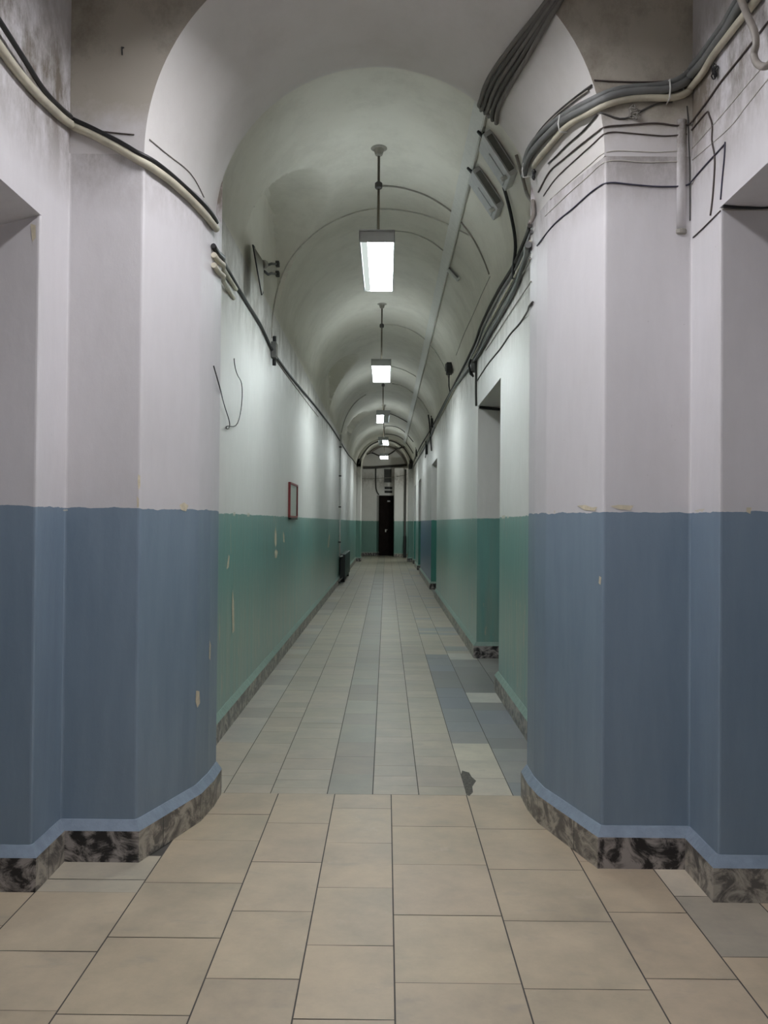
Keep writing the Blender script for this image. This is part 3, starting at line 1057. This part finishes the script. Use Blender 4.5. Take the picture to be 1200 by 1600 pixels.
cable('thin_wire', 'thin dark wire sagging to the corner above the first doorway on the right',
      [(834, 472), (822, 492), (810, 510), (800, 519), (782, 546), (765, 566), (746, 595)], .006, m_dark, 'wire')
cable('thin_wire', 'thin faint wire along the springing of the vault above the right bundle',
      [(766, 432), (752, 462), (738, 495), (726, 520), (713, 555)], .003, m_dust, 'wire')
cable('drop_conduit', 'dark conduit dropping to the top corner of the first right doorway', [(745, 562), (745, 590), (745, 618), (745.3, 634)], .011, m_dark, 'conduit')
cable('lintel_cable', 'dark cable along the head of the first right doorway jamb', [(748.5, 636.5), (760, 638), (772, 639), (781, 640)], .016, m_black, 'cable', lift=.002)
p, nn = hit(743, 572)
q = thing('junction_box', p, 'dark pair of cable loops on the right wall above the first doorway', 'junction box')
MB().box((-.03, 0, 0), (.06, .10, .14), .008).build('case', m_boxdark, q)
MB().tube([(-.06, -.04, .07), (-.08, -.04, .0), (-.06, -.04, -.10), (-.03, -.02, -.12), (-.04, .03, -.08)], .014, 7).build('cable_loop', m_black, q, True)
p, nn = hit(707, 576)
q = thing('sensor_box', p, 'small black box with a drooping wire above the right wall bundle', 'box')
MB().box((-.05, 0, .0), (.09, .16, .17), .008).build('case', m_black, q)
MB().box((-.10, 0, .02), (.02, .12, .10), .004).build('cover', m_boxdark, q)
MB().tube([(-.05, 0, -.08), (-.055, -.02, -.16), (-.05, .02, -.26), (-.03, .1, -.33)], .010, 7).build('lead', m_black, q, True)
cable('drop_conduit', 'dark conduit crossing the right bundle down toward the second doorway', [(671, 648), (673, 662), (674, 678), (675, 692), (676, 704)], .016, m_black, 'conduit', lift=.01)
for px, lab, s in (((677, 661), 'small dark box above the right bundle before the second doorway', .20),
                   ((668, 702), 'small dark hanging box on the right wall past the second doorway', .26),
                   ((652, 708), 'small dark bracket on the far right springing near the far arch', .24)):
    p, nn = hit(*px)
    q = thing('cable_bracket', p, lab, 'bracket')
    MB().box((-.03, 0, 0), (.06, s * .5, s), .008).build('plate', m_black, q)
    MB().tube([(-.04, 0, s * .5), (-.05, 0, s * .8)], .012, 6).build('lead', m_dark, q, True)
    MB().tube([(-.04, 0, -s * .5), (-.05, .05, -s * .8)], .012, 6).build('lead', m_dark, q, True)

# ------------------------------------------------------------------ right pier: cables, pipes and wires
g_p = 'cables wrapped round the right pier'
PW = [
    ('fat_cable', 'upper of two fat grey cables sweeping round the right pier', [(1185, -35), (1156, 7), (1140, 36), (1119, 64), (1099, 91), (1079, 112), (1057, 129), (1035, 136), (1007, 139), (980, 141), (955, 146), (925, 158), (895, 174), (870, 190), (842, 216), (829, 237), (823, 262)], .0145, m_grey, .006),
    ('fat_cable', 'lower of two fat grey cables sweeping round the right pier', [(1192, -25), (1164, 13), (1147, 43), (1126, 72), (1105, 100), (1084, 121), (1060, 138), (1035, 146), (1000, 147), (962, 152), (940, 160), (910, 175), (887, 187), (865, 207), (842, 231), (830, 250), (826, 272)], .0175, m_grey, .010),
    ('lagged_pipe', 'cream lagged pipe under the fat grey cables round the right pier', [(1205, -20), (1187, 4), (1163, 33), (1141, 61), (1119, 90), (1105, 114), (1089, 133), (1072, 148), (1050, 156), (1007, 156), (975, 159), (947, 166), (925, 177), (902, 188), (884, 203), (865, 226), (850, 243), (839, 258)], .0150, m_cream, .004),
    ('thin_wire', 'dark wire bent round the right pier below the cream pipe', [(1205, 30), (1163, 84), (1130, 125), (1108, 156), (1083, 189), (1075, 196), (1053, 197), (1026, 193), (980, 196), (950, 198), (940, 202), (910, 225), (880, 250), (860, 267), (850, 285), (842, 300)], .0042, m_brown, .0),
    ('thin_wire', 'faint wire on the right pier close under the dark wire', [(1073, 210), (1040, 213), (1000, 210), (950, 207), (932, 221), (895, 254), (868, 280), (850, 306)], .003, m_brown, .0),
    ('thin_wire', 'thin straight wire across the right pier at the height of the floodlights', [(1073, 235), (1030, 238), (1000, 237), (950, 237), (925, 255), (890, 285), (860, 312)], .002, m_cond, .0),
    ('thin_wire', 'thin wire across the right pier just above the blue black one', [(1074, 252), (1010, 254), (950, 252), (920, 275), (885, 306), (852, 338)], .002, m_cond, .0),
    ('thin_wire', 'blue black wire round the right pier, lowest of all its wires', [(1133, 226), (1119, 241), (1097, 265), (1079, 286), (1070, 291), (1026, 292), (980, 288), (949, 286), (925, 300), (896, 326), (867, 350), (840, 384)], .0036, m_violet, .0),
    ('thin_wire', 'blue black wire dropping from the hall wall to the right opening corner', [(1134, 222), (1133, 245), (1130, 275), (1127, 312)], .0032, m_violet, .0),
    ('thin_wire', 'bent brown wire on the hall wall between pier and right opening', [(1082, 203), (1095, 187), (1108, 172), (1108, 180), (1113, 187), (1115, 203), (1112, 218), (1117, 235), (1118, 255), (1116, 290), (1114, 315), (1111, 337)], .0036, m_brown, .0),
    ('thin_wire', 'brown wire slanting down the hall wall to the foot of the stub pipe', [(1126, 330), (1112, 344), (1098, 358), (1084, 371)], .0032, m_brown, .0),
    ('thin_wire', 'thin vertical wire down the inner corner beside the right pier', [(1073, 166), (1075, 190), (1076, 225), (1077.5, 262), (1078, 310), (1078, 345)], .0024, m_dark, .0),
    ('thin_wire', 'upper faint slanting wire on the hall wall above the right opening', [(1205, 90), (1165, 136), (1130, 178), (1082, 232)], .0018, m_cond, .0),
    ('thin_wire', 'lower faint slanting wire on the hall wall above the right opening', [(1205, 118), (1165, 168), (1140, 200), (1082, 250)], .0018, m_cond, .0),
    ('thin_wire', 'pair of brown wires on the sooty wall above the fat cables', [(928, 126), (960, 128), (1000, 129), (1035, 128), (1060, 122), (1085, 100), (1110, 66), (1145, 12)], .0036, m_brown, .0),
    ('thin_wire', 'dark thin cable on the arch soffit above the fat grey cables', [(926, 133), (900, 152), (870, 177), (846, 202), (832, 224), (824, 244)], .0055, m_dark, .0),
    ('thin_wire', 'second thin cable on the arch soffit close to the fat cables', [(921, 141), (897, 158), (866, 184), (843, 208), (829, 230)], .0055, m_taupe, .0),
    ('thin_wire', 'slanting grey wire knotted across the front of the right pier', [(938, 176), (952, 181), (968, 188), (985, 184), (1005, 172), (1030, 162), (1050, 160)], .0042, m_dark, .0),
    ('thin_wire', 'short bundle of wire ends on the right pier side below the cream pipe', [(934, 180), (922, 194), (910, 207), (890, 224), (868, 246), (858, 255)], .0045, m_dark, .0),
    ('opening_cable', 'black cable along the head of the right hall opening', [(1130, 320), (1150, 322), (1175, 323), (1205, 325)], .006, m_black, .0),
    ('opening_cable', 'thin grey cable just below the black one at the right opening head', [(1128, 327), (1150, 328), (1180, 328), (1205, 328)], .0035, m_dust, .0),
]
for nm, lab, px, r, mm, lf in PW:
    cable(nm, lab, px, r, mm, 'pipe' if 'pipe' in nm else ('wire' if 'wire' in nm else 'cable'), g_p, lift=lf, n=10 if r > .01 else 6)
# clips on the fat cables
for k, (px, lab) in enumerate((((887, 191), 'metal clip holding the fat cables on the side of the right pier'),
                               ((1041, 147), 'metal clip holding the fat cables on the front of the right pier'),
                               ((1084, 127), 'metal clip holding the fat cables in the corner by the right pier'),
                               ((830, 262), 'white clip at the edge where the fat cables pass behind the arch'))):
    p, nn = hit(*px)
    up = Vector((0, 0, 1)); sd = nn.cross(up).normalized()
    loop = [p + up * .045 + nn * .002, p + up * .04 + nn * .045, p + nn * .052, p - up * .04 + nn * .045, p - up * .048 + nn * .002]
    o = MB().tube(loop, .0035, 6).build('cable_clip', m_whitep, None, True)
    tag(o, lab, 'clip', 'clips on the fat cables')
# knots of old wire
for px, lab in (((1122, 112), 'black tangle of old wire ends under the cables on the right hall wall'),
                ((990, 178), 'grey clump of old wire ends on the front of the right pier'),
                ((838, 272), 'clump of wire ends where the cream pipe meets the arch edge')):
    p, nn = hit(*px)
    pts = []
    up = Vector((0, 0, 1)); sd = nn.cross(up).normalized()
    for k in range(46):
        a = k * .9
        pts.append(p + nn * (.008 + .012 * (1 + sin(a * 1.7)) * .5) + sd * .028 * sin(a) * (.5 + .5 * sin(k * .37)) + up * (.034 * cos(a * .73) * (.6 + .4 * cos(k * .21))))
    tag(MB().tube(pts, .003, 5).build('wire_tangle', m_black if px[0] != 990 else m_dust, None, True), lab, 'wire')
# painted pipe stub down the front of the right pier
p, nn = hit(1065, 260)
pl = Vector((p.x, 3.580, 2.80))
pp = thing('stub_pipe', pl, 'wall coloured pipe stub ending on the front of the right pier', 'pipe')
o = MB().tube([pl, pl + Vector((0, 0, .25)), pl + Vector((0, 0, .50))], .027, 16).build('pipe', m_wall_blue, pp, True); o.location = -pl
o = MB().lathe([(.024, -.012), (.029, -.006), (.029, .008), (.026, .014)], 16, pl).build('end_ring', m_dust, pp); o.location = -pl
# bent taupe pipe on the right hall wall
bp = [on(x_, y_, 0, VR - .06) for x_, y_ in [(1140, -40), (1150, -18), (1160, 5), (1169, 27), (1179, 50), (1181, 70), (1178, 86), (1183, 99), (1193, 104)]]
bp.append(bp[-1] + Vector((.02, -.01, .0))); bp.append(bp[-1] + Vector((.05, -.0, .01)))
sp = [bp[0]]
for i in range(len(bp) - 1):
    a = bp[max(0, i - 1)]; b = bp[i]; c = bp[i + 1]; d = bp[min(len(bp) - 1, i + 2)]
    for k in range(1, 6):
        t = k / 5
        sp.append(.5 * ((2 * b) + (c - a) * t + (2 * a - 5 * b + 4 * c - d) * t * t + (3 * b - a - 3 * c + d) * t ** 3))
tag(MB().tube(sp, .0125, 12).build('bent_pipe', m_taupe, None, True), 'taupe painted pipe bent down and into the right hall wall', 'pipe')

# ------------------------------------------------------------------ the far end
dr = bpy.data.objects.new('door_1', None); COL.objects.link(dr); dr.location = (.007, 36.34, 0); dr['kind'] = 'structure'
W, H = .63, 2.69
MB().box((0, 0, H / 2), (W, .05, H), .004).build('leaf', m_door, dr)
for (z0, z1) in ((.2, 1.05), (1.2, 2.1), (2.2, 2.55)):
    for s in (-1, 1):
        MB().box((s * W * .235, -.03, (z0 + z1) / 2), (W * .36, .018, z1 - z0), .008).build('panel', m_door, dr)
MB().box((-.03, -.06, 1.12), (.05, .03, .12), .006).tube([(-.03, -.07, 1.15), (-.03, -.10, 1.16), (.05, -.10, 1.16)], .012, 8).build('handle', m_chrome, dr)
MB().box((.10, -.04, 2.45), (.13, .01, .06), .002).build('plate', m_whitep, dr)
fr = MB()
fr.box((-W / 2 - .01, .0, H / 2), (.05, .09, H), .004); fr.box((W / 2 + .005, 0, H / 2), (.04, .09, H), .004)
fr.build('frame', m_door, dr)
for i, (a, b) in enumerate(DOORS):  # unseen leaves added to close the doorways against light leaks
    d = struct(MB().box((WR + DEP - .02, (a + b) / 2, DTOP / 2), (.04, b - a - .02, DTOP - .02), .004).build('door_%d' % (i + 2), m_added_leaf))

vg = thing('vent_grille', (.05, YE - .015, 3.575), 'square dusty vent grille high on the end wall above the dark door', 'grille')
g = MB()
for s in (-1, 1):
    g.box((s * .155, 0, 0), (.03, .03, .60), .003); g.box((0, 0, s * .285), (.34, .03, .03), .003)
g.build('frame', m_boxdark, vg)
g = MB()
for k in range(11): g.box((0, .0, -.25 + .05 * k), (.28, .012, .022))
g.build('slats', m_grille, vg)
MB().box((0, .012, 0), (.3, .004, .56)).build('backing', m_slot, vg)
for z, lab in ((3.03, 'upper of two black slots above the dark end door'), (2.86, 'lower of two black slots above the dark end door')):
    t = thing('vent_slot', (.085, YE - .02, z), lab, 'slot', 'black slots over the end door')
    MB().box((0, 0, 0), (.34, .02, .105), .003).build('plate', m_slot, t)
    MB().box((0, -.012, .05), (.35, .012, .008), .001).build('lip', m_boxdark, t)

cable('end_cable', 'thick dark cable lying straight across the end wall above the grille', [(566, 731), (580, 731), (600, 729.5), (620, 728), (635, 726.5)], .055, m_dark, 'cable', step=4)
cable('end_cable', 'dark cable dropping on the end wall to the left top of the door', [(587, 732), (587, 745), (587, 758), (588, 768), (592, 773)], .03, m_dark, 'cable', step=4)
cable('end_cable', 'brown cable arching over the end wall above the farthest lamp', [(577, 706), (585, 700), (595, 697.5), (606, 698), (618, 703), (628, 712), (634, 722), (636, 727)], .05, m_taupe, 'cable', step=3)
cable('end_cable', 'dark cable branching right off the brown arch at the far end', [(618, 703), (622, 700), (627, 699), (632, 699)], .035, m_dark, 'cable', step=3)
cable('end_cable', 'dark cable looping left behind the farthest lamp', [(573, 709), (579, 707), (586, 709), (593, 713), (604, 712), (612, 708), (617, 704)], .03, m_dark, 'cable', step=3)
cable('thin_wire', 'thin wire across the end wall at the height of the grille', [(566, 748), (580, 748), (598, 747), (612, 746), (636, 742)], .014, m_dust, 'wire', step=4)
vp = thing('drain_pipe', (.80, 34.3, 0), 'dark vertical pipe beside the right pier at the corridor end', 'pipe')
MB().tube([(0, 0, 0), (0, 0, 1.0), (0, 0, 2.0), (0, 0, 3.75)], .042, 10).build('pipe', m_dark, vp, True)
MB().lathe([(.06, 0), (.065, .02), (.065, .9), (.05, .93)], 12, (0, 0, .0)).build('sleeve', m_radend, vp)
p = Vector((.90, YP - .06, 3.62))
q = thing('terminal_box', p, 'dark terminal box on top of the far right pier', 'junction box')
MB().box((0, 0, 0), (.16, .12, .20), .01).build('case', m_boxdark, q)
MB().box((0, -.065, 0), (.13, .015, .16), .004).build('cover', m_dark, q)

# ------------------------------------------------------------------ render look
w = bpy.data.worlds.new('world'); SC.world = w; w.use_nodes = True
w.node_tree.nodes['Background'].inputs['Color'].default_value = (0, 0, 0, 1)
SC.view_settings.view_transform = 'Standard'; SC.view_settings.look = 'None'
SC.view_settings.gamma = 1.0; SC.view_settings.exposure = -0.15
SC.cycles.max_bounces = 14; SC.cycles.diffuse_bounces = 10; SC.cycles.glossy_bounces = 4
SC.cycles.use_denoising = True
SC.cycles.sample_clamp_indirect = 6.0
